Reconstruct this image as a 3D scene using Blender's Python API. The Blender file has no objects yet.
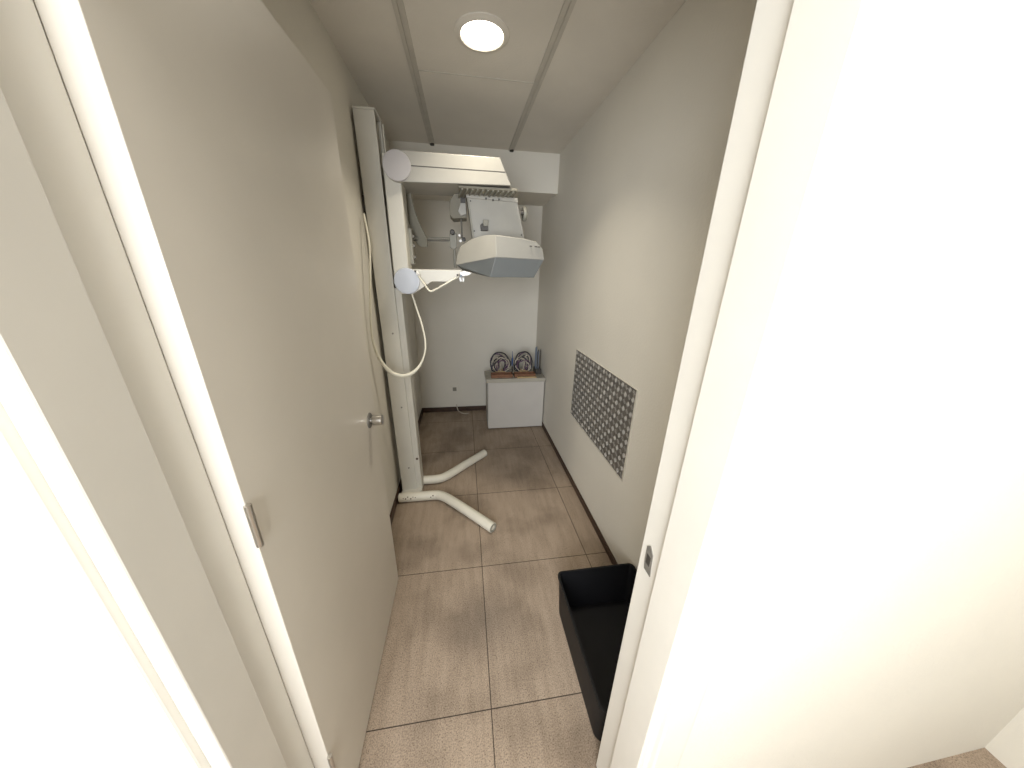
import bpy, bmesh, math, random
from mathutils import Vector, Matrix

random.seed(7)
SC = bpy.context.scene
COL = SC.collection

# ------------------------------------------------------------------ camera
CAM_H = 1.525
PX_F = 310.8                                   # focal length in pixels, 1024 wide
def _unit(v): return v.normalized()
def _ray(x, y): return Vector((x - 512.0, 384.0 - y, -PX_F))
_d = _unit(_ray(463, 272))                     # world +Y seen from the camera
_z = -_ray(493, 1255); _z = _unit(_z - _d * _z.dot(_d))
_r = _d.cross(_z)
ROT = Matrix((_r, _d, _z))                     # camera -> world
CPOS = Vector((0, 0, CAM_H))
cam_data = bpy.data.cameras.new('camera')
cam = bpy.data.objects.new('camera', cam_data)
COL.objects.link(cam)
cam_data.sensor_fit = 'HORIZONTAL'; cam_data.sensor_width = 36.0
cam_data.lens = PX_F / 1024 * 36.0
cam_data.clip_start = 0.01
cam.matrix_world = Matrix.Translation(CPOS) @ ROT.to_4x4()
SC.camera = cam

# ------------------------------------------------------------------ world, exposure, lamp levels
w = bpy.data.worlds.new('world'); SC.world = w; w.use_nodes = True
w.node_tree.nodes['Background'].inputs[0].default_value = (0.9, 0.95, 1, 1)
w.node_tree.nodes['Background'].inputs[1].default_value = 0.05
SC.view_settings.view_transform = 'Standard'
SC.view_settings.look = 'None'
SC.view_settings.exposure = 0.0
SC.view_settings.gamma = 1.0
SC.view_settings.use_curve_mapping = False
ROOM_LAMP = 9.0          # glass of the lamp
ROOM_BEAM = 5.0          # watts thrown by its reflector
HALL_FILL_GLOW = 75.0  # glow of the two added hallway lights out of view
HALL_FILL_POWER = 92.0  # strength of the added area light behind the viewer
ROOM_COL = (1.0, 0.92, 0.77)
HALL_COL = (1.0, 0.97, 0.93)

# added area light bringing cool hallway light in; its window is made up
WX0, WX1, WZ0, WZ1 = -1.15, 0.13, 0.85, 2.15
_a = bpy.data.lights.new('hall_fill_light', 'AREA'); _a.shape = 'RECTANGLE'
_a.size = WX1 - WX0 - .1; _a.size_y = WZ1 - WZ0 - .1; _a.energy = HALL_FILL_POWER; _a.color = (0.93, 0.965, 1.0)
_o = bpy.data.objects.new('hall_fill_light', _a); COL.objects.link(_o)
_o.location = ((WX0 + WX1) / 2, -1.24, (WZ0 + WZ1) / 2); _o.rotation_euler = (math.radians(90), 0, math.radians(0))

# beam of the reflector downlight in the room's ceiling
_b = bpy.data.lights.new('downlight_beam', 'AREA'); _b.shape = 'DISK'; _b.size = 0.16
_b.energy = ROOM_BEAM; _b.color = ROOM_COL; _b.spread = math.radians(108)
_p = bpy.data.objects.new('downlight_beam', _b); COL.objects.link(_p); _p.location = (0.104, 1.635, 2.405)

def at(px, py, y):
    """point of the room at depth y seen at that place of the photograph"""
    v = ROT @ _ray(px, py)
    return CPOS + v * (y / v.y)

# ------------------------------------------------------------------ materials
def mat(name, col, rough=0.5, metal=0.0, noise=0.0, nscale=8.0, bump=0.0, bscale=60.0, emit=0.0, spec=0.5):
    m = bpy.data.materials.new(name); m.use_nodes = True
    nt = m.node_tree; b = nt.nodes['Principled BSDF']
    b.inputs['Base Color'].default_value = (*col, 1)
    b.inputs['Roughness'].default_value = rough
    b.inputs['Metallic'].default_value = metal
    b.inputs['Specular IOR Level'].default_value = spec
    tc = nt.nodes.new('ShaderNodeTexCoord')
    if noise:
        n = nt.nodes.new('ShaderNodeTexNoise'); n.inputs['Scale'].default_value = nscale
        n.inputs['Detail'].default_value = 4
        nt.links.new(tc.outputs['Object'], n.inputs['Vector'])
        r = nt.nodes.new('ShaderNodeValToRGB')
        r.color_ramp.elements[0].position = 0.3; r.color_ramp.elements[1].position = 0.7
        r.color_ramp.elements[0].color = (*[c * (1 - noise) for c in col], 1)
        r.color_ramp.elements[1].color = (*[min(1, c * (1 + noise)) for c in col], 1)
        nt.links.new(n.outputs['Fac'], r.inputs['Fac'])
        nt.links.new(r.outputs['Color'], b.inputs['Base Color'])
    if bump:
        n = nt.nodes.new('ShaderNodeTexNoise'); n.inputs['Scale'].default_value = bscale
        n.inputs['Detail'].default_value = 3
        nt.links.new(tc.outputs['Object'], n.inputs['Vector'])
        bp = nt.nodes.new('ShaderNodeBump'); bp.inputs['Strength'].default_value = bump
        bp.inputs['Distance'].default_value = 0.004
        nt.links.new(n.outputs['Fac'], bp.inputs['Height'])
        nt.links.new(bp.outputs['Normal'], b.inputs['Normal'])
    if emit:
        b.inputs['Emission Color'].default_value = (*col, 1)
        b.inputs['Emission Strength'].default_value = emit
    return m

def floor_mat():
    m = bpy.data.materials.new('terrazzo_tiles'); m.use_nodes = True
    nt = m.node_tree; N = nt.nodes; L = nt.links; b = N['Principled BSDF']
    tc = N.new('ShaderNodeTexCoord')
    mp = N.new('ShaderNodeMapping'); mp.inputs['Location'].default_value = (-0.055 + 6, -0.08 + 6, 0)
    L.new(tc.outputs['Object'], mp.inputs['Vector'])
    br = N.new('ShaderNodeTexBrick')
    br.offset = 0.0; br.squash = 1.0
    br.inputs['Scale'].default_value = 1.0
    br.inputs['Mortar Size'].default_value = 0.0022
    br.inputs['Mortar Smooth'].default_value = 0.3
    br.inputs['Brick Width'].default_value = 0.6
    br.inputs['Row Height'].default_value = 0.6
    br.inputs['Color1'].default_value = (0.345, 0.270, 0.205, 1)
    br.inputs['Color2'].default_value = (0.375, 0.296, 0.228, 1)
    br.inputs['Mortar'].default_value = (0.05, 0.034, 0.024, 1)
    L.new(mp.outputs['Vector'], br.inputs['Vector'])
    def ramp(node, out, p0, c0, p1, c1):
        r = N.new('ShaderNodeValToRGB')
        r.color_ramp.elements[0].position = p0; r.color_ramp.elements[0].color = (*c0, 1)
        r.color_ramp.elements[1].position = p1; r.color_ramp.elements[1].color = (*c1, 1)
        L.new(node.outputs[out], r.inputs['Fac']); return r
    def mul(a, bb, fac=1.0):
        x = N.new('ShaderNodeMix'); x.data_type = 'RGBA'; x.blend_type = 'MULTIPLY'
        x.inputs[0].default_value = fac
        L.new(a, x.inputs[6]); L.new(bb, x.inputs[7]); return x.outputs[2]
    # fine terrazzo chips
    n1 = N.new('ShaderNodeTexNoise'); n1.inputs['Scale'].default_value = 230; n1.inputs['Detail'].default_value = 3
    L.new(tc.outputs['Object'], n1.inputs['Vector'])
    r1 = ramp(n1, 'Fac', 0.36, (0.70, 0.69, 0.67), 0.62, (1.13, 1.13, 1.12))
    # dark specks
    v = N.new('ShaderNodeTexVoronoi'); v.inputs['Scale'].default_value = 120
    L.new(tc.outputs['Object'], v.inputs['Vector'])
    r2 = ramp(v, 'Distance', 0.10, (0.45, 0.40, 0.36), 0.24, (1, 1, 1))
    # streaks along the room
    mp2 = N.new('ShaderNodeMapping'); mp2.inputs['Scale'].default_value = (34, 4.5, 1)
    L.new(tc.outputs['Object'], mp2.inputs['Vector'])
    n3 = N.new('ShaderNodeTexNoise'); n3.inputs['Scale'].default_value = 1.0; n3.inputs['Detail'].default_value = 5
    L.new(mp2.outputs['Vector'], n3.inputs['Vector'])
    r3 = ramp(n3, 'Fac', 0.3, (0.86, 0.85, 0.84), 0.65, (1.05, 1.05, 1.05))
    # worn stains
    n4 = N.new('ShaderNodeTexNoise'); n4.inputs['Scale'].default_value = 3.1; n4.inputs['Detail'].default_value = 3
    L.new(tc.outputs['Object'], n4.inputs['Vector'])
    r4 = ramp(n4, 'Fac', 0.36, (0.74, 0.73, 0.72), 0.52, (1.03, 1.03, 1.03))
    o = mul(br.outputs['Color'], r1.outputs['Color'])
    o = mul(o, r2.outputs['Color'])
    o = mul(o, r3.outputs['Color'])
    o = mul(o, r4.outputs['Color'])
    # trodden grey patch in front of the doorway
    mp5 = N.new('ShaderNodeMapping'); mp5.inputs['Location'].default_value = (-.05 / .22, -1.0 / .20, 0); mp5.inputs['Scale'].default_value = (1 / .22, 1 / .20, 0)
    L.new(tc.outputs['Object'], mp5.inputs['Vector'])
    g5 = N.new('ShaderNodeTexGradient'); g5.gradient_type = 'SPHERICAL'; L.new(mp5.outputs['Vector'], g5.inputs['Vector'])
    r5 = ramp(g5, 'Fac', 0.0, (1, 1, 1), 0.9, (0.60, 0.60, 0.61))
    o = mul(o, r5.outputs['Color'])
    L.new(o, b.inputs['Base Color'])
    b.inputs['Roughness'].default_value = 0.5
    b.inputs['Specular IOR Level'].default_value = 0.35
    return m

M = {
 'wall': mat('wall_paint', (0.69, 0.658, 0.585), 0.75, noise=0.02, nscale=3, bump=0.25, bscale=90),
 'ceil': mat('ceiling_panel', (0.66, 0.62, 0.55), 0.85, noise=0.05, nscale=2.5, bump=0.2, bscale=120),
 'strip': mat('ceiling_strip', (0.50, 0.47, 0.41), 0.6, noise=0.05, nscale=14),
 'stripend': mat('dark_strip_end', (0.06, 0.055, 0.045), 0.9),
 'base': mat('baseboard_wood', (0.045, 0.022, 0.012), 0.45, noise=0.3, nscale=30),
 'door': mat('door_laminate', (0.66, 0.62, 0.55), 0.36, noise=0.02, nscale=6),
 'frame': mat('frame_gloss_paint', (0.66, 0.635, 0.58), 0.28, noise=0.02, nscale=9),
 'steel': mat('brushed_steel', (0.62, 0.60, 0.57), 0.28, metal=1.0, bump=0.1, bscale=200),
 'cream': mat('cream_enamel', (0.56, 0.54, 0.48), 0.38, noise=0.03, nscale=7),
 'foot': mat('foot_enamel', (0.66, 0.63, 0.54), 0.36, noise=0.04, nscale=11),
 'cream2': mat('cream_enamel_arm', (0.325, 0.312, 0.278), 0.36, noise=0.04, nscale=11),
 'lilac': mat('pale_cap_plastic', (0.40, 0.38, 0.38), 0.42, noise=0.02),
 'bluecap': mat('bluish_white_plastic', (0.48, 0.51, 0.575), 0.35, noise=0.02),
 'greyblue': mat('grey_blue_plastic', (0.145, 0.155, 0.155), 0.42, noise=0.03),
 'greyp': mat('grey_beige_plastic', (0.25, 0.24, 0.20), 0.5, noise=0.05),
 'dark': mat('dark_metal', (0.045, 0.04, 0.035), 0.5, noise=0.2, nscale=40),
 'midgrey': mat('mid_grey_metal', (0.2, 0.19, 0.17), 0.45, metal=0.3, noise=0.15, nscale=30),
 'blade': mat('blade_plastic', (0.36, 0.34, 0.28), 0.5, noise=0.04),
 'rib': mat('ribbed_underside', (0.20, 0.185, 0.145), 0.6, noise=0.05),
 'whitep': mat('white_plastic', (0.80, 0.80, 0.80), 0.35, noise=0.02),
 'hose': mat('cream_hose_rubber', (0.74, 0.71, 0.60), 0.5, noise=0.03),
 'chip': mat('chipped_paint_metal', (0.10, 0.07, 0.05), 0.7, noise=0.2, nscale=60),
 'black': mat('black_plastic', (0.005, 0.005, 0.006), 0.55, noise=0.2, nscale=12, spec=0.25),
 'cab': mat('cabinet_grey_laminate', (0.50, 0.475, 0.44), 0.5, noise=0.02),
 'cabtop': mat('cabinet_top_laminate', (0.38, 0.355, 0.30), 0.5, noise=0.05),
 'cabside': mat('cabinet_side_laminate', (0.42, 0.41, 0.39), 0.5, noise=0.04),
 'plate': mat('tread_plate_base', (0.17, 0.16, 0.145), 0.5, metal=0.4, noise=0.2, nscale=18),
 'lozenge': mat('tread_plate_lozenges', (0.36, 0.345, 0.32), 0.6, metal=0.15, noise=0.1, nscale=20),
 'alu': mat('aluminium_edge', (0.70, 0.67, 0.60), 0.4, metal=0.4),
 'brown': mat('brown_box_card', (0.20, 0.09, 0.045), 0.6, noise=0.2, nscale=30),
 'tan': mat('tan_card', (0.42, 0.30, 0.16), 0.6, noise=0.1, nscale=30),
 'wblack': mat('black_wire_rubber', (0.03, 0.03, 0.04), 0.45),
 'wviolet': mat('violet_wire_rubber', (0.12, 0.07, 0.12), 0.45),
 'wwhite': mat('white_wire_rubber', (0.48, 0.43, 0.36), 0.45),
 'blue': mat('blue_plastic', (0.03, 0.07, 0.20), 0.4),
 'bluegrey': mat('blue_grey_plastic', (0.14, 0.17, 0.22), 0.4),
 'lamp': mat('lamp_glass_lit', ROOM_COL, 0.3, emit=ROOM_LAMP),
 'hallfill': mat('added_hall_light_glass', HALL_COL, 0.3, emit=HALL_FILL_GLOW),  # glowing glass of the added hallway lights
 'floor': floor_mat(),
}

# ------------------------------------------------------------------ mesh builder
class MB:
    def __init__(s): s.bm = bmesh.new()
    def box(s, x0, x1, y0, y1, z0, z1, bev=0.0):
        r = bmesh.ops.create_cube(s.bm, size=1.0); vs = r['verts']
        for v in vs:
            v.co = Vector((x0 + (v.co.x + .5) * (x1 - x0), y0 + (v.co.y + .5) * (y1 - y0), z0 + (v.co.z + .5) * (z1 - z0)))
        if bev:
            es = list({e for v in vs for e in v.link_edges})
            bmesh.ops.bevel(s.bm, geom=es, offset=bev, segments=2, affect='EDGES', profile=0.5)
        return s
    def ring_loft(s, rings, cap=True):
        R = [[s.bm.verts.new(p) for p in r] for r in rings]
        n = len(R[0])
        for a, b in zip(R, R[1:]):
            for i in range(n):
                j = (i + 1) % n
                s.bm.faces.new((a[i], a[j], b[j], b[i]))
        if cap:
            s.bm.faces.new(R[0][::-1]); s.bm.faces.new(R[-1])
        bmesh.ops.recalc_face_normals(s.bm, faces=s.bm.faces)
        return s
    def prism(s, pts, axis, a, b):
        """outline pts in the other two axes, pushed from a to b along axis"""
        def P(p, t):
            if axis == 'y': return (p[0], t, p[1])
            if axis == 'x': return (t, p[0], p[1])
            return (p[0], p[1], t)
        return s.ring_loft([[P(p, a) for p in pts], [P(p, b) for p in pts]])
    def tube(s, path, r, n=10, cap=True):
        path = [Vector(p) for p in path]; rings = []
        t0 = (path[1] - path[0]).normalized()
        up = Vector((0, 0, 1)) if abs(t0.z) < .9 else Vector((0, 1, 0))
        u = t0.cross(up).normalized()
        for i, p in enumerate(path):
            if i == 0: t = path[1] - path[0]
            elif i == len(path) - 1: t = path[-1] - path[-2]
            else: t = (path[i + 1] - path[i]).normalized() + (path[i] - path[i - 1]).normalized()
            t.normalize()
            u = (u - t * u.dot(t)).normalized(); v = t.cross(u)
            rr = r[i] if isinstance(r, (list, tuple)) else r
            rings.append([p + u * math.cos(2 * math.pi * k / n) * rr + v * math.sin(2 * math.pi * k / n) * rr for k in range(n)])
        return s.ring_loft(rings, cap)
    def lathe(s, c, axis, prof, n=32):
        """prof: list of (offset along axis, radius)"""
        c = Vector(c); A = Vector(axis).normalized()
        up = Vector((0, 0, 1)) if abs(A.z) < .9 else Vector((1, 0, 0))
        u = A.cross(up).normalized(); v = A.cross(u)
        rings = [[c + A * o + (u * math.cos(2 * math.pi * k / n) + v * math.sin(2 * math.pi * k / n)) * max(r, 1e-4) for k in range(n)] for o, r in prof]
        return s.ring_loft(rings)
    def build(s, name, m, parent=None, smooth=False, bevel=0.0):
        me = bpy.data.meshes.new(name)
        bmesh.ops.recalc_face_normals(s.bm, faces=s.bm.faces)
        s.bm.to_mesh(me); s.bm.free()
        me.materials.append(m)
        o = bpy.data.objects.new(name, me); COL.objects.link(o)
        if parent is not None:
            o.parent = parent
            o.matrix_parent_inverse = world_of(parent).inverted()
        if smooth:
            for p in me.polygons: p.use_smooth = True
            es = o.modifiers.new('sharp', 'EDGE_SPLIT'); es.split_angle = math.radians(38)
        if bevel:
            b = o.modifiers.new('bevel', 'BEVEL'); b.width = bevel; b.segments = 3
            b.limit_method = 'ANGLE'; b.angle_limit = math.radians(25)
            for p in me.polygons: p.use_smooth = True
            wn = o.modifiers.new('wn', 'WEIGHTED_NORMAL')
        return o

def world_of(o):
    m = o.matrix_parent_inverse @ Matrix.LocRotScale(o.location, o.rotation_euler, o.scale)
    return world_of(o.parent) @ m if o.parent else Matrix.LocRotScale(o.location, o.rotation_euler, o.scale)

def smoothpath(pts, sub=6):
    P = [Vector(p) for p in pts]; P = [P[0] * 2 - P[1]] + P + [P[-1] * 2 - P[-2]]; out = []
    for i in range(1, len(P) - 2):
        for k in range(sub):
            t = k / sub; a, b, c, d = P[i - 1:i + 3]
            out.append(0.5 * ((2 * b) + (c - a) * t + (2 * a - 5 * b + 4 * c - d) * t * t + (3 * b - a - 3 * c + d) * t ** 3))
    out.append(P[-2]); return out

def tag(o, label=None, cat=None, group=None, kind=None):
    if label: o['label'] = label
    if cat: o['category'] = cat
    if group: o['group'] = group
    if kind: o['kind'] = kind
    return o
def thing(name, loc, label, cat, group=None):
    o = bpy.data.objects.new(name, None); COL.objects.link(o); o.location = loc
    o.empty_display_size = 0.1
    return tag(o, label, cat, group)
def struct(o, label, cat): return tag(o, label, cat, kind='structure')

# ------------------------------------------------------------------ room shell
XL, XR, YB, ZC = -0.510, 0.787, 3.36, 2.42
Y0, Y1 = 0.342, 0.49                                   # the wall with the doorway
HX0, HX1, HY0 = -1.75, 1.75, -1.25                     # the hallway the camera stands in
JL, JR, HEAD = -0.4205, 0.385, 2.04

struct(MB().box(HX0 - .1, HX1 + .1, HY0 - .1, YB + .1, -0.08, 0.0).build('floor', M['floor']),
       'taupe speckled terrazzo tile floor with dark joints and worn stains', 'floor')
# ceiling: panels in three bays with cover strips between them
cz = MB().box(HX0 - .1, HX1 + .1, HY0 - .1, YB + .1, ZC, ZC + .08).build('ceiling', M['ceil'])
struct(cz, 'grey beige panelled ceiling with the round lit downlight', 'ceiling')
for x in (-0.20, 0.397):
    s = MB()
    s.box(x - .020, x - .003, Y1, 2.85, ZC - .006, ZC)
    s.box(x + .003, x + .020, Y1, 2.85, ZC - .004, ZC)
    s.box(x - .003, x + .003, Y1, 2.85, ZC - .0015, ZC)
    s.build('cover_strip', M['strip'], cz)
    MB().box(x - .012, x + .016, 2.815, 2.8445, ZC - .012, ZC - .004).build('strip_end_block', M['stripend'], cz)  # small dark block where the strip meets the beam
MB().box(-.183, .380, 1.928, 1.932, ZC - .002, ZC).build('panel_joint', M['strip'], cz)

struct(MB().box(XL - .1, XL, Y1, YB, 0, ZC).build('wall_left', M['wall']), 'cream painted left wall behind the open door and the column', 'wall')
struct(MB().box(XR, XR + .1, Y1, YB, 0, ZC).build('wall_right', M['wall']), 'cream painted right wall carrying the tread plate', 'wall')
struct(MB().box(XL - .1, XR + .1, YB, YB + .1, 0, ZC).build('wall_back', M['wall']), 'cream painted back wall behind the cabinet', 'wall')
struct(MB().box(XL, XR, 2.845, YB, 2.145, ZC).build('trim_1', M['wall']), 'boxed beam across the top of the back wall', 'beam')
wf = MB().box(HX0, JL - .04, Y0, Y1, 0, ZC).box(JR + .04, HX1, Y0, Y1, 0, ZC).box(JL - .04, JR + .04, Y0, Y1, HEAD + .04, ZC)
struct(wf.build('wall_front', M['wall']), 'white painted wall around the doorway', 'wall')
struct(MB().box(HX0 - .1, HX0, HY0, Y1, 0, ZC).build('wall_hall_left', M['wall']), 'white painted end wall of the hallway, left', 'wall')
struct(MB().box(HX1, HX1 + .1, HY0, Y1, 0, ZC).build('wall_hall_right', M['wall']), 'white painted end wall of the hallway, right', 'wall')
struct(MB().box(HX0 - .1, WX0, HY0 - .1, HY0, 0, ZC).box(WX1, HX1 + .1, HY0 - .1, HY0, 0, ZC).box(WX0, WX1, HY0 - .1, HY0, 0, WZ0).box(WX0, WX1, HY0 - .1, HY0, WZ1, ZC).build('wall_hall_back', M['wall']), 'white painted hallway wall behind the viewer', 'wall')
wn_ = MB()
for a_, b_, c_, d_ in ((WX0, WX0 + .05, WZ0, WZ1), (WX1 - .05, WX1, WZ0, WZ1), (WX0 + .05, WX1 - .05, WZ0, WZ0 + .05), (WX0 + .05, WX1 - .05, WZ1 - .05, WZ1)):
    wn_.box(a_, b_, HY0 - .08, HY0 - .03, c_, d_)
struct(wn_.build('added_window_1', M['frame']), 'added white window frame in the hallway, unseen behind the viewer', 'window')  # invented frame around the added area light
BH = 0.055
struct(MB().box(XL, XL + .012, Y1 + .01, YB, 0, BH, .002).build('baseboard_left', M['base']), 'dark brown skirting along the left wall', 'baseboard')
struct(MB().box(XR - .010, XR, Y1 + .01, YB, 0, .045, .002).build('baseboard_right', M['base']), 'dark brown skirting along the right wall', 'baseboard')
struct(MB().box(XL + .012, XR - .010, YB - .012, YB, 0, BH, .002).build('baseboard_back', M['base']), 'dark brown skirting along the back wall', 'baseboard')

# door frame: two jambs with stops and a head
fr = MB()
fr.box(JR, JR + .042, Y0 - .006, Y1 + .004, 0, HEAD + .04, .003)
fr.box(JR - .012, JR + .002, Y0 - .006, .421, 0, HEAD, .003)
fr.box(JL - .042, JL, Y0 - .006, Y1 + .004, 0, HEAD + .04, .003)
fr.box(JL - .002, JL + .012, Y0 - .006, .421, 0, HEAD, .003)
fr.box(JL, JR, Y0 - .006, Y1 + .004, HEAD, HEAD + .04, .003)
fr.box(JL, JR, Y0 - .006, .421, HEAD - .012, HEAD, .003)
for a, b in ((JR + .012, JR + .082), (JL - .082, JL - .012)):     # casing on the hallway side
    fr.box(a, b, Y0 - .020, Y0 + .002, 0, HEAD + .09, .004)
fr.box(JL - .082, JR + .082, Y0 - .020, Y0 + .002, HEAD + .02, HEAD + .09, .004)
frame = struct(fr.build('trim_2', M['frame']), 'glossy white door frame at the right edge', 'door frame')
sp = MB().prism([(.447, .905), (.470, .905), (.474, .93), (.474, .965), (.464, .975), (.452, .960), (.450, .93)], 'x', JR - .0018, JR + .001)
st = sp.build('strike_plate', M['midgrey'], frame); st['label'] = 'worn metal strike plate'
MB().box(JR - .0025, JR + .0005, .455, .468, .925, .950).build('latch_hole', M['dark'], st)

# the open door
DX = -0.383
door = MB().box(DX - .04, DX, Y1 + .0045, 1.262, .006, 2.03, .0015).build('door_1', M['door'])
struct(door, 'plain beige door leaf standing open on the left with a round steel knob', 'door')
kc = (DX, 1.176, .966)
kn = MB().lathe(kc, (1, 0, 0), [(-.001, .031), (.003, .031), (.004, .029), (.005, .010)]).build('rose', M['midgrey'], door, True)
MB().lathe(kc, (1, 0, 0), [(.005, .009), (.012, .009), (.012, .0185), (.016, .021), (.047, .021), (.050, .0185), (.050, .001)]).build('door_knob', M['steel'], door, True)
MB().lathe((DX - .04, 1.176, .966), (-1, 0, 0), [(-.001, .026), (.005, .026), (.006, .009), (.014, .009), (.014, .021), (.050, .021), (.054, .018), (.054, .001)]).build('door_knob', M['steel'], door, True)
for z in (.25, 1.05, 1.8):
    MB().tube([(DX + .004, Y1 + .004, z), (DX + .004, Y1 + .004, z + .09)], .006, 10).build('hinge', M['steel'], door, True)

# ------------------------------------------------------------------ lamps
def downlight(x, y, r, m, label, group=None):
    t = thing('ceiling_light', (x, y, ZC), label, 'ceiling light', group)
    MB().lathe((x, y, ZC), (0, 0, -1), [(0, r + .026), (.004, r + .025), (.009, r + .012), (.011, r + .003), (.007, r), (.0, r - .004)], 48).build('trim_ring', M['whitep'] if m != M['lamp'] else M['ceil'], t, True)
    MB().lathe((x, y, ZC), (0, 0, -1), [(.0005, r - .001), (.0065, r - .001), (.008, r * .7), (.0085, .002)], 48).build('lamp_glass', m, t, True)
    return t
downlight(0.104, 1.635, .084, M['lamp'], 'round lit downlight in the middle ceiling panel')
downlight(-1.15, 0.02, .10, M['hallfill'], 'added round hallway light, out of view left of the doorway')  # added to brighten the hallway wall and the right jamb
downlight(1.15, 0.02, .10, M['hallfill'], 'added round hallway light, out of view right of the doorway')  # added to brighten the hallway wall and the near door leaf

# ------------------------------------------------------------------ the x-ray machine
X = thing('dental_x_ray_machine', (-0.43, 1.97, 0), 'tall cream dental x-ray machine on two bent tube feet beside the left wall', 'x-ray machine')
CX0, CX1, CY0, CY1, CZ = -.486, -.388, 1.925, 2.065, 2.257
c = MB()
c.box(CX0, CX1, CY0, CY0 + .012, .045, CZ, .002)               # front flange
c.box(CX0, CX0 + .012, CY0 + .012, CY1, .045, CZ)              # web
c.box(CX0, CX1, CY1 - .008, CY1, .045, CZ)                     # rear flange
column = c.build('column', M['cream'], X)
MB().box(CX0 - .002, CX1 + .004, CY0 - .002, CY1 + .002, CZ, CZ + .010, .003).build('column_cap', M['cream'], column)
MB().box(CX0 + .014, -.352, CY0 + .014, CY1 - .024, .050, 1.44, .003).build('column_cover', M['cream'], column)
MB().box(CX0 + .014, CX1 - .055, CY0 + .016, CY1 - .012, 1.5, 2.225).build('column_liner', M['midgrey'], column)
MB().lathe((CX0 + .05, CY0 + .055, 2.165), (1, 0, 0), [(0, .03), (.006, .034), (.010, .027), (.016, .027), (.02, .034), (.026, .03)], 28).build('pulley', M['dark'], column, True)
for dy in (-.026, .026):
    MB().tube([(CX1 - .028, CY0 + .055 + dy, 2.165), (CX1 - .028, CY0 + .055 + dy, 1.44)], .0025, 8).build('lifting_rope', M['steel'], column)
MB().tube([(CX1 + .007, CY1 - .004, 2.25), (CX1 + .007, CY1 - .004, .06)], .004, 8).build('edge_wire', M['foot'], column)
for y_, z_ in ((1.9235, .24), (1.9235, .70), (1.9235, 1.18)):
    MB().lathe((-.425, y_ + .002, z_), (0, -1, 0), [(0, .006), (.003, .005), (.003, .001)], 12).build('screw', M['midgrey'], column)
MB().lathe((-.366, 1.9392, .30), (0, -1, 0), [(0, .009), (.003, .008), (.003, .001)], 14).build('plug', M['chip'], column)
# bracket with the hose on the left flank of the column
MB().box(CX0 - .012, CX0, 1.935, 1.965, 1.82, 1.90, .003).build('hose_bracket', M['dark'], column)

# feet
def foot(path, name='foot'):
    pts = smoothpath(path, 8)
    f = MB().tube(pts, .0315, 20).build(name, M['foot'], X, True)
    e = Vector(path[-1]); d = (e - Vector(path[-2])).normalized()
    MB().lathe(e, d, [(-.001, .0285), (.004, .0275), (.004, .018), (-.0005, .015), (-.0005, .001)], 20).build('end_plug', M['greyp'], f, True)
    return f
ny = 1.868
f1 = foot([(-.488, ny, .0315), (-.40, ny, .0315), (-.26, ny, .0315), (-.215, ny - .006, .0315), (-.17, ny - .033, .0315), (-.12, ny - .08, .0315), (.0, ny - .205, .0315), (.136, ny - .352, .0315)])
f2 = foot([(-.488, 2.05, .0315), (-.35, 2.05, .0315), (-.26, 2.05, .0315), (-.215, 2.058, .0315), (-.17, 2.085, .0315), (-.12, 2.13, .0315), (.0, 2.245, .0315), (.14, 2.375, .0315)])
MB().box(-.474, -.338, 1.885, 2.045, .020, .052, .004).build('base_plate', M['cream'], X)
def chip(pts, name='paint_chip'):
    for (a, z, s) in pts:
        th = random.uniform(0.2, 0.9)
        y_ = ny - math.cos(th) * .0317; zz = .0315 + math.sin(th) * .0317
        MB().lathe((a, y_, zz), (0, -math.cos(th), math.sin(th)), [(-.002, s), (.0006, s * .8), (.0006, .0005)], 7).build(name, M['chip'], f1)
chip([(-.455, 0, .004), (-.44, 0, .006), (-.425, 0, .005), (-.405, 0, .006), (-.39, 0, .004), (-.375, 0, .004), (-.27, 0, .005), (-.255, 0, .006), (-.235, 0, .003)])

# the column leans a touch towards the wall
column.rotation_euler = (0, -0.0105, 0); column.location = (0.0130, 0, -0.004)

# travelling carriage
KY = 1.893
cx0, cx1 = -.378, -.296
MB().box(cx0, cx1, KY, 2.02, 1.47, 2.07, .006).build('carriage', M['cream'], X)
MB().box(cx1 - .02, cx1 + .018, 1.99, 2.035, 1.56, 1.75, .004).build('carriage_bracket', M['greyp'], X)
for z_ in (1.60, 1.66, 1.71):
    MB().lathe((cx1 + .018, 2.01, z_), (1, 0, 0), [(-.002, .011), (.010, .010), (.012, .006), (.012, .001)], 14).build('bracket_bolt', M['midgrey'], X)

# upper arm
AY0, AY1 = 1.868, 2.15
ca = Vector((-.306, 0, 2.011)); R = .0675
out = [(ca.x + R * math.cos(a), ca.z + R * math.sin(a)) for a in [math.radians(90 + 180 * k / 18) for k in range(19)]]
out += [(.264, 1.957), (.204, 2.0785)]
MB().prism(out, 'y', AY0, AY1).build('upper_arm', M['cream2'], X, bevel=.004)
arm = [o for o in bpy.data.objects if o.name == 'upper_arm'][0]
MB().box(-.254, .234, AY0 - .0008, AY0 + .003, 2.0135, 2.0175).build('slot', M['dark'], arm)
MB().lathe((ca.x, AY0 + .002, ca.z), (0, -1, 0), [(0, .0675), (.008, .0675), (.011, .065), (.011, .001)], 48).build('arm_cap', M['lilac'], arm, True)
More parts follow.
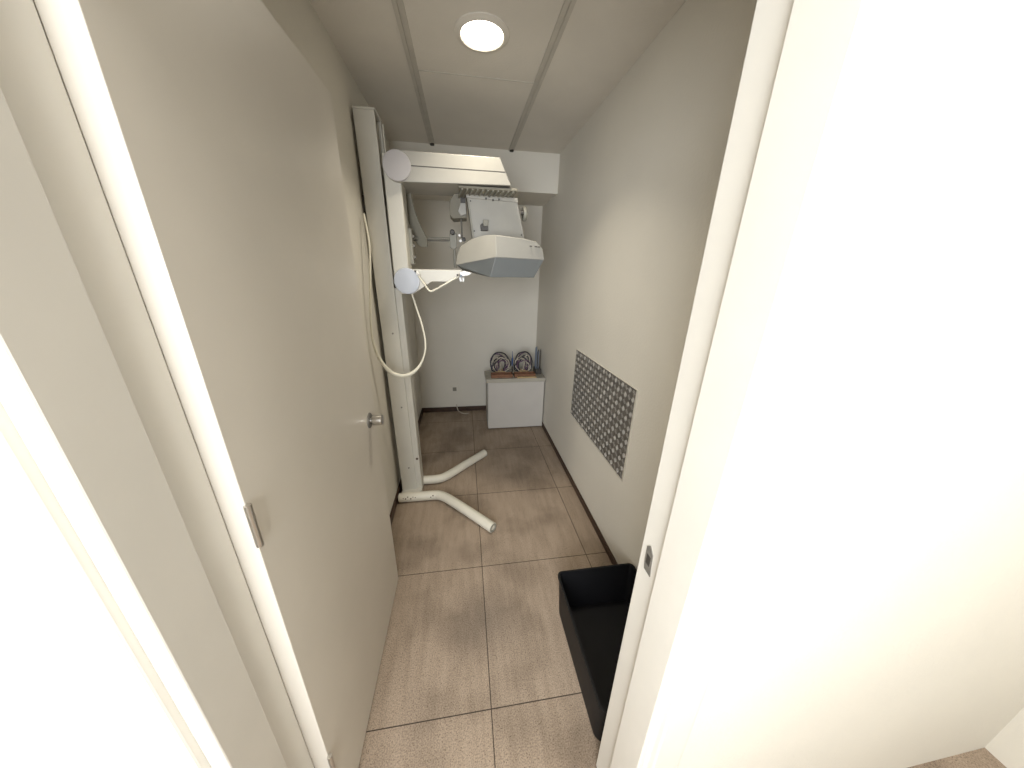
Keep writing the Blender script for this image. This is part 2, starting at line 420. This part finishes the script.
# ribbed underside of the rotor
ru = MB().box(-.010, .300, 1.880, 2.17, 1.936, 1.948, .003)
rv = ru.build('rotor_plate', M['rib'], X)
for k in range(11):
    x = .005 + k * .027
    MB().ring_loft([[(x, 1.886, 1.930), (x + .008, 1.886, 1.930), (x + .008, 1.886, 1.937), (x, 1.886, 1.937)],
                    [(min(x - .03, .285), 2.165, 1.930), (x - .022, 2.165, 1.930), (x - .022, 2.165, 1.937), (x - .03, 2.165, 1.937)]]).build('rib', M['greyp'], rv)

def px_prism(pts, y0, y1):
    q = [at(a, b, y0) for a, b in pts]
    return MB().prism([(p.x, p.z) for p in q], 'y', y0, y1)

# cassette box hanging under the arm
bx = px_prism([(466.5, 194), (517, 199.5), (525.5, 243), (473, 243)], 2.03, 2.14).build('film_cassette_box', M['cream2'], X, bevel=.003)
px_prism([(465.5, 193), (517.5, 198), (518.2, 202.3), (466.4, 197.5)], 2.018, 2.032).build('top_rim', M['cream2'], bx, bevel=.0015)
for a, b in ((486, 198.5), (493, 200), (499, 199.5), (489.5, 196.3)):
    p = at(a, b, 2.018); MB().lathe(p, (0, -1, 0), [(-.002, .006), (.004, .005), (.004, .001)], 12).build('screw', M['dark'], bx)
for a, b in ((474.3, 231), (470.5, 201), (521.5, 235)):
    p = at(a, b, 2.03); MB().lathe(p, (0, -1, 0), [(-.002, .0045), (.002, .004), (.002, .001)], 12).build('screw', M['dark'], bx)
px_prism([(467, 198), (468.3, 198), (475, 240), (473.2, 240)], 2.024, 2.031).build('side_rim', M['greyp'], bx)
h = px_prism([(483, 219.5), (488.5, 220), (487.5, 226), (483.5, 226)], 2.0, 2.032).build('latch', M['greyp'], bx, bevel=.002)
px_prism([(480.5, 224.5), (482.5, 223), (483.5, 226), (487.8, 226), (488, 230.5), (481.2, 230.3)], 1.995, 2.031).build('latch_grip', M['dark'], h, bevel=.002)
# small wheel on the right flank of the box
p = at(523.5, 214, 2.09)
MB().lathe((p.x - .012, 2.09, p.z), (1, 0, 0), [(0, .012), (.006, .012), (.006, .036), (.012, .040), (.024, .040), (.030, .034), (.030, .001)], 24).build('side_wheel', M['greyp'], bx, True)
MB().lathe((p.x - .020, 2.06, p.z), (1, -.4, 0), [(0, .014), (.018, .014), (.018, .001)], 16).build('wheel_hub', M['dark'], bx, True)

# wedge shaped mount on the left of the box
wd = px_prism([(460.2, 181), (463.5, 184), (466, 195), (467, 218), (453, 218.6), (449.8, 215), (449.6, 201)], 2.10, 2.24).build('side_mount', M['rib'], X, bevel=.004)
px_prism([(460.5, 203), (465.5, 203), (466.5, 214), (461, 216), (458, 211)], 2.088, 2.101).build('mount_plate', M['cream2'], wd, bevel=.002)
px_prism([(460.3, 182), (463.5, 186), (465.5, 203), (460.5, 203)], 2.09, 2.101).build('mount_fin', M['dark'], wd)

# tube head : cream shell over a grey blue pan
FR = [(456, 265, 1.95), (456.8, 256, 1.95), (460.3, 246.5, 1.94), (471.5, 239, 1.90), (484, 235.2, 1.84), (495.5, 234.8, 1.76),
      (524.5, 238.6, 1.76), (536.5, 241.8, 1.765), (542.5, 248.5, 1.775), (544.6, 260, 1.78)]
front = [at(*q) for q in FR]; crease = at(496.3, 257.3, 1.74); YBK = 2.022
b = MB(); bm = b.bm
fv = [bm.verts.new(p) for p in front]; cv = bm.verts.new(crease)
def bk(p): return Vector((p.x, YBK, p.z + (.0 if p.z < 1.62 else -.006)))
bvv = [bm.verts.new(bk(p)) for p in front]
bm.faces.new([fv[0], cv, fv[5], fv[4], fv[3], fv[2], fv[1]])
bm.faces.new([cv, fv[9], fv[8], fv[7], fv[6], fv[5]])
for i in range(9): bm.faces.new([fv[i], fv[i + 1], bvv[i + 1], bvv[i]])
bm.faces.new(bvv)
bm.faces.new([fv[0], bvv[0], bvv[9], fv[9], cv])
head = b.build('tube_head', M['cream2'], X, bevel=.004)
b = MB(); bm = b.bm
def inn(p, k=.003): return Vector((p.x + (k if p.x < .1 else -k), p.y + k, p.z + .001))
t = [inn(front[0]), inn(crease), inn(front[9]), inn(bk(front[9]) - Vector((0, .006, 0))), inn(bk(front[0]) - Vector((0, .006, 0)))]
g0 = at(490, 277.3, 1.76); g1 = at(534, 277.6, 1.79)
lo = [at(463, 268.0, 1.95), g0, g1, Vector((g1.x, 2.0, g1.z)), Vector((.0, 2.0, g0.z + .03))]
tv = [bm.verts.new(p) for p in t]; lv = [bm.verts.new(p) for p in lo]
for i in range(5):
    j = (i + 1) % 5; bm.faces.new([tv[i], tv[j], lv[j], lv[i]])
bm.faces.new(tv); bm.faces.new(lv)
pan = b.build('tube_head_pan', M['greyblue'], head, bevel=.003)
for a, q in ((531, 246.2), (536, 246.6), (539, 247)):
    p = at(a, q, 1.762); MB().box(p.x - .006, p.x + .006, p.y - .003, p.y + .01, p.z - .0022, p.z + .0022).build('vent_slot', M['dark'], head)

# curved blade behind the arm, head rest rail and its clamps
bl_l = [(402.5, 183), (403.5, 200), (406, 214), (409.5, 226), (413, 236), (416, 243), (421, 246.8)]
bl_r = [(409.5, 183), (411, 198), (414, 210), (418, 221), (422.5, 230), (426.5, 238), (427, 247)]
b = MB(); rings = []
for (l, r_) in zip(bl_l, bl_r):
    a0 = at(*l, 2.16); a1 = at(*r_, 2.10)
    rings.append([a0, a1, a1 + Vector((.004, .016, 0)), a0 + Vector((.004, .016, 0))])
b.ring_loft(rings).build('curved_blade', M['blade'], X, bevel=.002)
p0 = at(408, 238.2, 2.14); p1 = at(455, 238.5, 2.14)
MB().tube([(p0.x, 2.14, p0.z), (p1.x, 2.14, p1.z)], .006, 12).build('head_rest_rail', M['greyp'], X, True)
MB().tube([(p0.x, 2.148, p0.z - .012), (p1.x, 2.148, p1.z - .012)], .004, 8).build('head_rest_rod', M['midgrey'], X)
hr = px_prism([(449.5, 233), (456.5, 233), (457, 247), (454, 250), (450, 247)], 2.11, 2.15).build('rail_clamp', M['greyp'], X, bevel=.003)
p = at(452.3, 232.3, 2.10); MB().lathe(p, (0, -1, 0), [(-.012, .006), (0, .015), (.014, .015), (.018, .011), (.018, .001)], 18).build('clamp_knob', M['dark'], hr, True)
p = at(463.8, 239.5, 2.10); MB().lathe(p, (0, -1, 0), [(-.008, .012), (.012, .012), (.014, .001)], 16).build('clamp_knob', M['dark'], hr, True)
p = at(459.5, 235.5, 2.09); MB().lathe(p, (0, -1, 0), [(-.008, .006), (.012, .007), (.012, .001)], 16).build('steel_knob', M['whitep'], hr, True)
p = at(460.5, 241, 2.09); MB().lathe(p, (0, -1, 0), [(-.008, .006), (.012, .008), (.012, .001)], 16).build('steel_knob', M['whitep'], hr, True)
a0, a1 = at(461.2, 217, 2.13), at(462, 238, 2.13)
MB().tube([a0, a1], .0045, 8).build('drop_rod', M['midgrey'], wd)
a0, a1 = at(454.5, 246, 2.13), at(455.3, 268, 2.13)
MB().tube([a0, a1], .009, 10).build('drop_rod', M['greyp'], hr)

# lower arm with round cap, chin rest rod and bite clamp
la = px_prism([(400, 269), (411, 269), (462.5, 270), (456.5, 279.3), (450, 281.9), (432, 281.6), (413.5, 294), (400, 294)], 1.885, 1.965).build('lower_arm', M['cream'], X, bevel=.003)
p = at(406.8, 281.2, 1.87)
MB().lathe((p.x, 1.888, p.z), (0, -1, 0), [(0, .068), (.014, .069), (.018, .066), (.0185, .060), (.0185, .001)], 48).build('round_cap', M['bluecap'], la, True)
rod = [at(417.5, 273, 1.86), at(419.5, 277.5, 1.855), at(425, 285, 1.85), at(429, 290.6, 1.845), at(432, 291, 1.845), at(438, 288.2, 1.845), at(450, 281.3, 1.845), at(459, 276.3, 1.845)]
MB().tube(smoothpath(rod, 4), .0052, 10).build('chin_rest_rod', M['hose'], la, True)
p = at(417.6, 273.5, 1.865); MB().lathe(p, (.3, -1, -.4), [(-.02, .008), (.014, .009), (.018, .006), (.018, .001)], 14).build('rod_socket', M['whitep'], la, True)
p = at(415.4, 271.2, 1.87); MB().lathe(p, (0, -1, 0), [(-.014, .005), (.008, .005), (.008, .001)], 12).build('socket_screw', M['dark'], la)
bite = px_prism([(460, 272), (464, 270.8), (471.8, 273), (469, 275.2), (463.5, 276.4), (460, 275.5)], 1.83, 1.86).build('bite_clamp', M['whitep'], la, bevel=.002)
px_prism([(459, 277.8), (461, 277.3), (462, 281.3), (460, 281.6)], 1.835, 1.855).build('clamp_lug', M['whitep'], bite)
px_prism([(462.3, 277.6), (464.2, 277.6), (464.0, 281.6), (462.6, 281.6)], 1.835, 1.855).build('clamp_lug', M['whitep'], bite)
p = at(461, 275.8, 1.828); MB().lathe(p, (0, -1, 0), [(-.006, .007), (.006, .007), (.006, .001)], 14).build('clamp_screw', M['bluegrey'], bite)
p = at(457.5, 275.2, 1.84); MB().lathe(p, (0, -1, 0), [(-.006, .006), (.008, .005), (.008, .001)], 12).build('clamp_screw', M['dark'], bite)

# hanging hose
hp = [(363.8, 214, 1.86), (367.5, 232, 1.82), (369.8, 250, 1.79), (370.3, 275, 1.76), (370.4, 300, 1.74), (371.2, 328, 1.73), (374.3, 346, 1.73), (381, 361, 1.74),
      (390.5, 371.8, 1.76), (401, 375.7, 1.77), (411, 373.6, 1.78), (419, 366.6, 1.80), (424.3, 355, 1.82), (425.3, 342, 1.84), (422.3, 326, 1.86), (416.5, 308, 1.88), (411.5, 292, 1.90)]
hpts = smoothpath([at(*q) for q in hp], 5)
MB().tube(hpts, [.0052 + .0055 * min(1, max(0, (i - 26) / 12)) * min(1, max(0, (len(hpts) - 22 - i) / 8) ) for i in range(len(hpts))], 12).build('hanging_hose', M['hose'], X, True)

# ------------------------------------------------------------------ tread plate on the right wall
PY0, PY1, PZ0, PZ1 = 1.25, 2.075, .527, 1.023
tp = thing('tread_plate', (XR, 1.66, PZ0), 'grey metal tread plate with raised lozenges fixed to the right wall', 'metal plate')
MB().box(XR - .004, XR, PY0, PY1, PZ0, PZ1).build('sheet', M['plate'], tp)
b = MB(); pit = .0375; ny_ = int((PY1 - PY0) / pit); nz_ = int((PZ1 - PZ0) / pit)
for i in range(ny_):
    for j in range(nz_):
        y_ = PY0 + (i + .5) * (PY1 - PY0) / ny_; z_ = PZ0 + (j + .5) * (PZ1 - PZ0) / nz_
        s = 1 if (i + j) % 2 else -1; a = math.radians(45) * s
        u = Vector((0, math.cos(a), math.sin(a))); v = Vector((0, -math.sin(a), math.cos(a)))
        for kk in (-1.5, -.5, .5, 1.5):
            cc = Vector((XR - .004, y_, z_)) + v * kk * .0066; L_, W_ = .0135, .0030
            lo = [cc + u * L_, cc + v * W_, cc - u * L_, cc - v * W_]
            hi = [cc + Vector((-.0016, 0, 0)) + q for q in (u * L_ * .7, v * W_ * .55, -u * L_ * .7, -v * W_ * .55)]
            V0 = [b.bm.verts.new(q) for q in lo]; V1 = [b.bm.verts.new(q) for q in hi]
            for k in range(4): b.bm.faces.new((V0[k], V0[(k + 1) % 4], V1[(k + 1) % 4], V1[k]))
            b.bm.faces.new(V1)
b.build('lozenge_pattern', M['lozenge'], tp)['kind'] = 'stuff'
e = MB().box(XR - .0065, XR, PY0 - .008, PY0, PZ0 - .003, PZ1 + .003).box(XR - .006, XR, PY0, PY1, PZ1, PZ1 + .003).box(XR - .006, XR, PY0, PY1, PZ0 - .003, PZ0)
e.build('edge_strip', M['alu'], tp)

# ------------------------------------------------------------------ cabinet
KX0, KX1, KYF, KYB, KH = .212, XR - .012, 2.862, 3.13, .512
cb = thing('storage_cabinet', (.49, 3.1, 0), 'low grey cabinet with overhanging top in the back right corner', 'cabinet')
MB().box(KX0 - .006, KX1, KYF + .018, KYB, .02, KH).build('body', M['cabside'], cb)
MB().box(KX0 - .002, KX1, KYF, KYF + .017, .012, KH - .004, .002).build('front_panel', M['cab'], cb)
MB().box(KX0 - .022, KX1 + .008, KYF - .012, KYB, KH, KH + .038, .003).build('top', M['cabtop'], cb)
MB().box(KX0 + .01, KX1 - .005, KYF + .02, KYB - .02, 0, .022).build('plinth', M['dark'], cb)
ZT = KH + .038

# boxes and leads on the cabinet
def open_box(name, x0, x1, y0, y1, z0, h, m, label, t=.006):
    b = MB().box(x0, x1, y0, y1, z0, z0 + .006)
    b.box(x0, x1, y0, y0 + t, z0 + .006, z0 + h).box(x0, x1, y1 - t, y1, z0 + .006, z0 + h)
    b.box(x0, x0 + t, y0 + t, y1 - t, z0 + .006, z0 + h).box(x1 - t, x1, y0 + t, y1 - t, z0 + .006, z0 + h)
    return tag(b.build(name, m), label, 'box')
open_box('lead_tray', .245, .455, 2.885, 2.965, ZT, .034, M['brown'], 'brown open tray under the left coil of leads on the cabinet')
open_box('lead_tray', .475, .685, 2.885, 2.965, ZT, .034, M['brown'], 'brown open tray under the right coil of leads on the cabinet')
def coil(cx, cy, label, flip=1):
    t = thing('cable_coil', (cx, cy, ZT), label, 'cable coil')
    t['group'] = 'coiled leads on the cabinet'
    for k, (mname, rx, rz, dy, ox) in enumerate([('wblack', .096, .128, 0, .0), ('wviolet', .086, .106, .016, -.008), ('wwhite', .080, .086, .03, .018), ('wwhite', .064, .070, -.03, .024),
                                                 ('wblack', .060, .084, -.014, -.010), ('wwhite', .070, .072, -.040, .022), ('wviolet', .044, .055, .008, .02), ('wblack', .074, .070, -.034, .020), ('wwhite', .036, .090, -.02, -.036), ('wviolet', .052, .06, -.045, .012)]):
        jit, ph, sk = (0.03 if k == 0 else .16), random.uniform(0, 6), random.uniform(-.35, .35) * (k > 0)
        pts = []
        for q in range(26):
            a = math.radians(-30 + 240 * q / 25)
            wob = 1 + jit * math.sin(a * 2.3 + k * 1.7 + ph)
            pts.append((cx + flip * (ox + rx * wob * math.cos(a + sk)), cy + dy + .010 * math.sin(q * .9 + k), ZT + .095 + rz * wob * math.sin(a)))
        pts = [(cx + flip * .03, cy + dy * .5, ZT + .014)] + pts + [(cx - flip * .03, cy + dy * .5, ZT + .014)]
        MB().tube(pts, .0062, 8).build('lead', M[mname], t, True)
    MB().box(cx - .05, cx + .05, cy - .038, cy + .038, ZT + .0005, ZT + .035, .006).build('connector_block', M['tan'], t)
    return t
coil(.345, 3.035, 'left coil of black and white leads on the cabinet')
coil(.585, 3.035, 'right coil of black and white leads on the cabinet', -1)
pen = thing('probe_stick', (.465, 2.995, ZT), 'thin upright probe with a blue tip between the two coils of leads', 'probe')
MB().lathe((.465, 2.995, ZT), (0, 0, 1), [(0, .014), (.008, .014), (.012, .006), (.09, .006), (.09, .001)], 16).build('stem', M['dark'], pen, True)
MB().lathe((.465, 2.995, ZT + .09), (0, 0, 1), [(0, .006), (.05, .008), (.07, .009), (.09, .004), (.15, .002)], 14).build('tip', M['blue'], pen, True)
hold = thing('rod_holder', (.728, 3.02, ZT), 'dark holder of upright grey rods at the right end of the cabinet', 'holder')
MB().box(.705, .765, 2.97, 3.09, ZT, ZT + .055, .004).build('holder_block', M['dark'], hold)
for k, (x, y_, h_) in enumerate([(.711, 2.99, .29), (.722, 2.985, .25), (.735, 3.0, .24), (.752, 2.99, .26), (.715, 3.05, .27), (.748, 3.06, .24)]):
    MB().lathe((x, y_, ZT + .04), (0, 0, 1), [(0, .0055), (h_ - .055, .0055), (h_ - .05, .004), (h_ - .04, .002)], 10).build('rod', M['bluegrey'] if k % 2 == 0 else M['dark'], hold, True)
tag(MB().box(.50, .69, 2.853, 2.882, ZT, ZT + .014, .002).build('card_box', M['tan']), 'flat tan card box at the front edge of the cabinet top', 'box')

# ------------------------------------------------------------------ socket and plug lead
p = at(453.8, 388.3, YB)
so = thing('wall_socket', (p.x, YB, p.z), 'small square white wall socket low on the back wall', 'socket')
MB().box(p.x - .042, p.x + .042, YB - .009, YB, p.z - .042, p.z + .042, .003).build('cover_plate', M['wall'], so)
MB().box(p.x - .012, p.x + .030, YB - .011, YB - .008, p.z - .030, p.z + .014, .002).build('socket_insert', M['greyp'], so)
q0 = at(456.5, 403, YB - .006)
pl = smoothpath([(q0.x, YB - .006, .085), (q0.x + .005, YB - .02, .055), (q0.x + .02, YB - .045, .02), (q0.x + .06, YB - .08, .006), (q0.x + .10, YB - .10, .006), (q0.x + .135, YB - .09, .006)], 6)
tag(MB().tube(pl, .0055, 10).build('loose_cord', M['wwhite']), 'short loose white cord end at the foot of the back wall', 'cord')

# ------------------------------------------------------------------ black tray
TX0, TX1, TY0, TY1, TH = .394, .776, .528, 1.035, .205
def rr(x0, x1, y0, y1, z, r, n=6):
    o = []
    for cx, cy, a0 in ((x1 - r, y1 - r, 0), (x0 + r, y1 - r, 90), (x0 + r, y0 + r, 180), (x1 - r, y0 + r, 270)):
        for k in range(n + 1):
            a = math.radians(a0 + 90 * k / n); o.append((cx + r * math.cos(a), cy + r * math.sin(a), z))
    return o
bin_ = thing('plastic_bin', (.59, .79, 0), 'black rectangular open plastic tray on the floor behind the door frame', 'bin')
i = .012
b = MB().ring_loft([rr(TX0 + i, TX1 - i, TY0 + i, TY1 - i * 3, 0, .03), rr(TX0 + i * .7, TX1 - i * .7, TY0 + i * .7, TY1 - i * 2.4, .012, .034),
                    rr(TX0 + .004, TX1 - .004, TY0 + .004, TY1 - .006, TH - .012, .024), rr(TX0, TX1, TY0, TY1, TH - .012, .024), rr(TX0, TX1, TY0, TY1, TH, .024),
                    rr(TX0 + .008, TX1 - .008, TY0 + .008, TY1 - .008, TH, .018), rr(TX0 + .010, TX1 - .010, TY0 + .010, TY1 - .012, TH - .02, .018),
                    rr(TX0 + i + .006, TX1 - i - .006, TY0 + i + .006, TY1 - i * 3 - .006, .012, .028)])
b.build('tray_body', M['black'], bin_, True)
MB().tube([(TX0 + .022, .80, .10), (TX0 + .030, .80, .085), (TX0 + .030, .84, .085), (TX0 + .022, .84, .10)], .006, 8).build('inner_clip', M['black'], bin_, True)
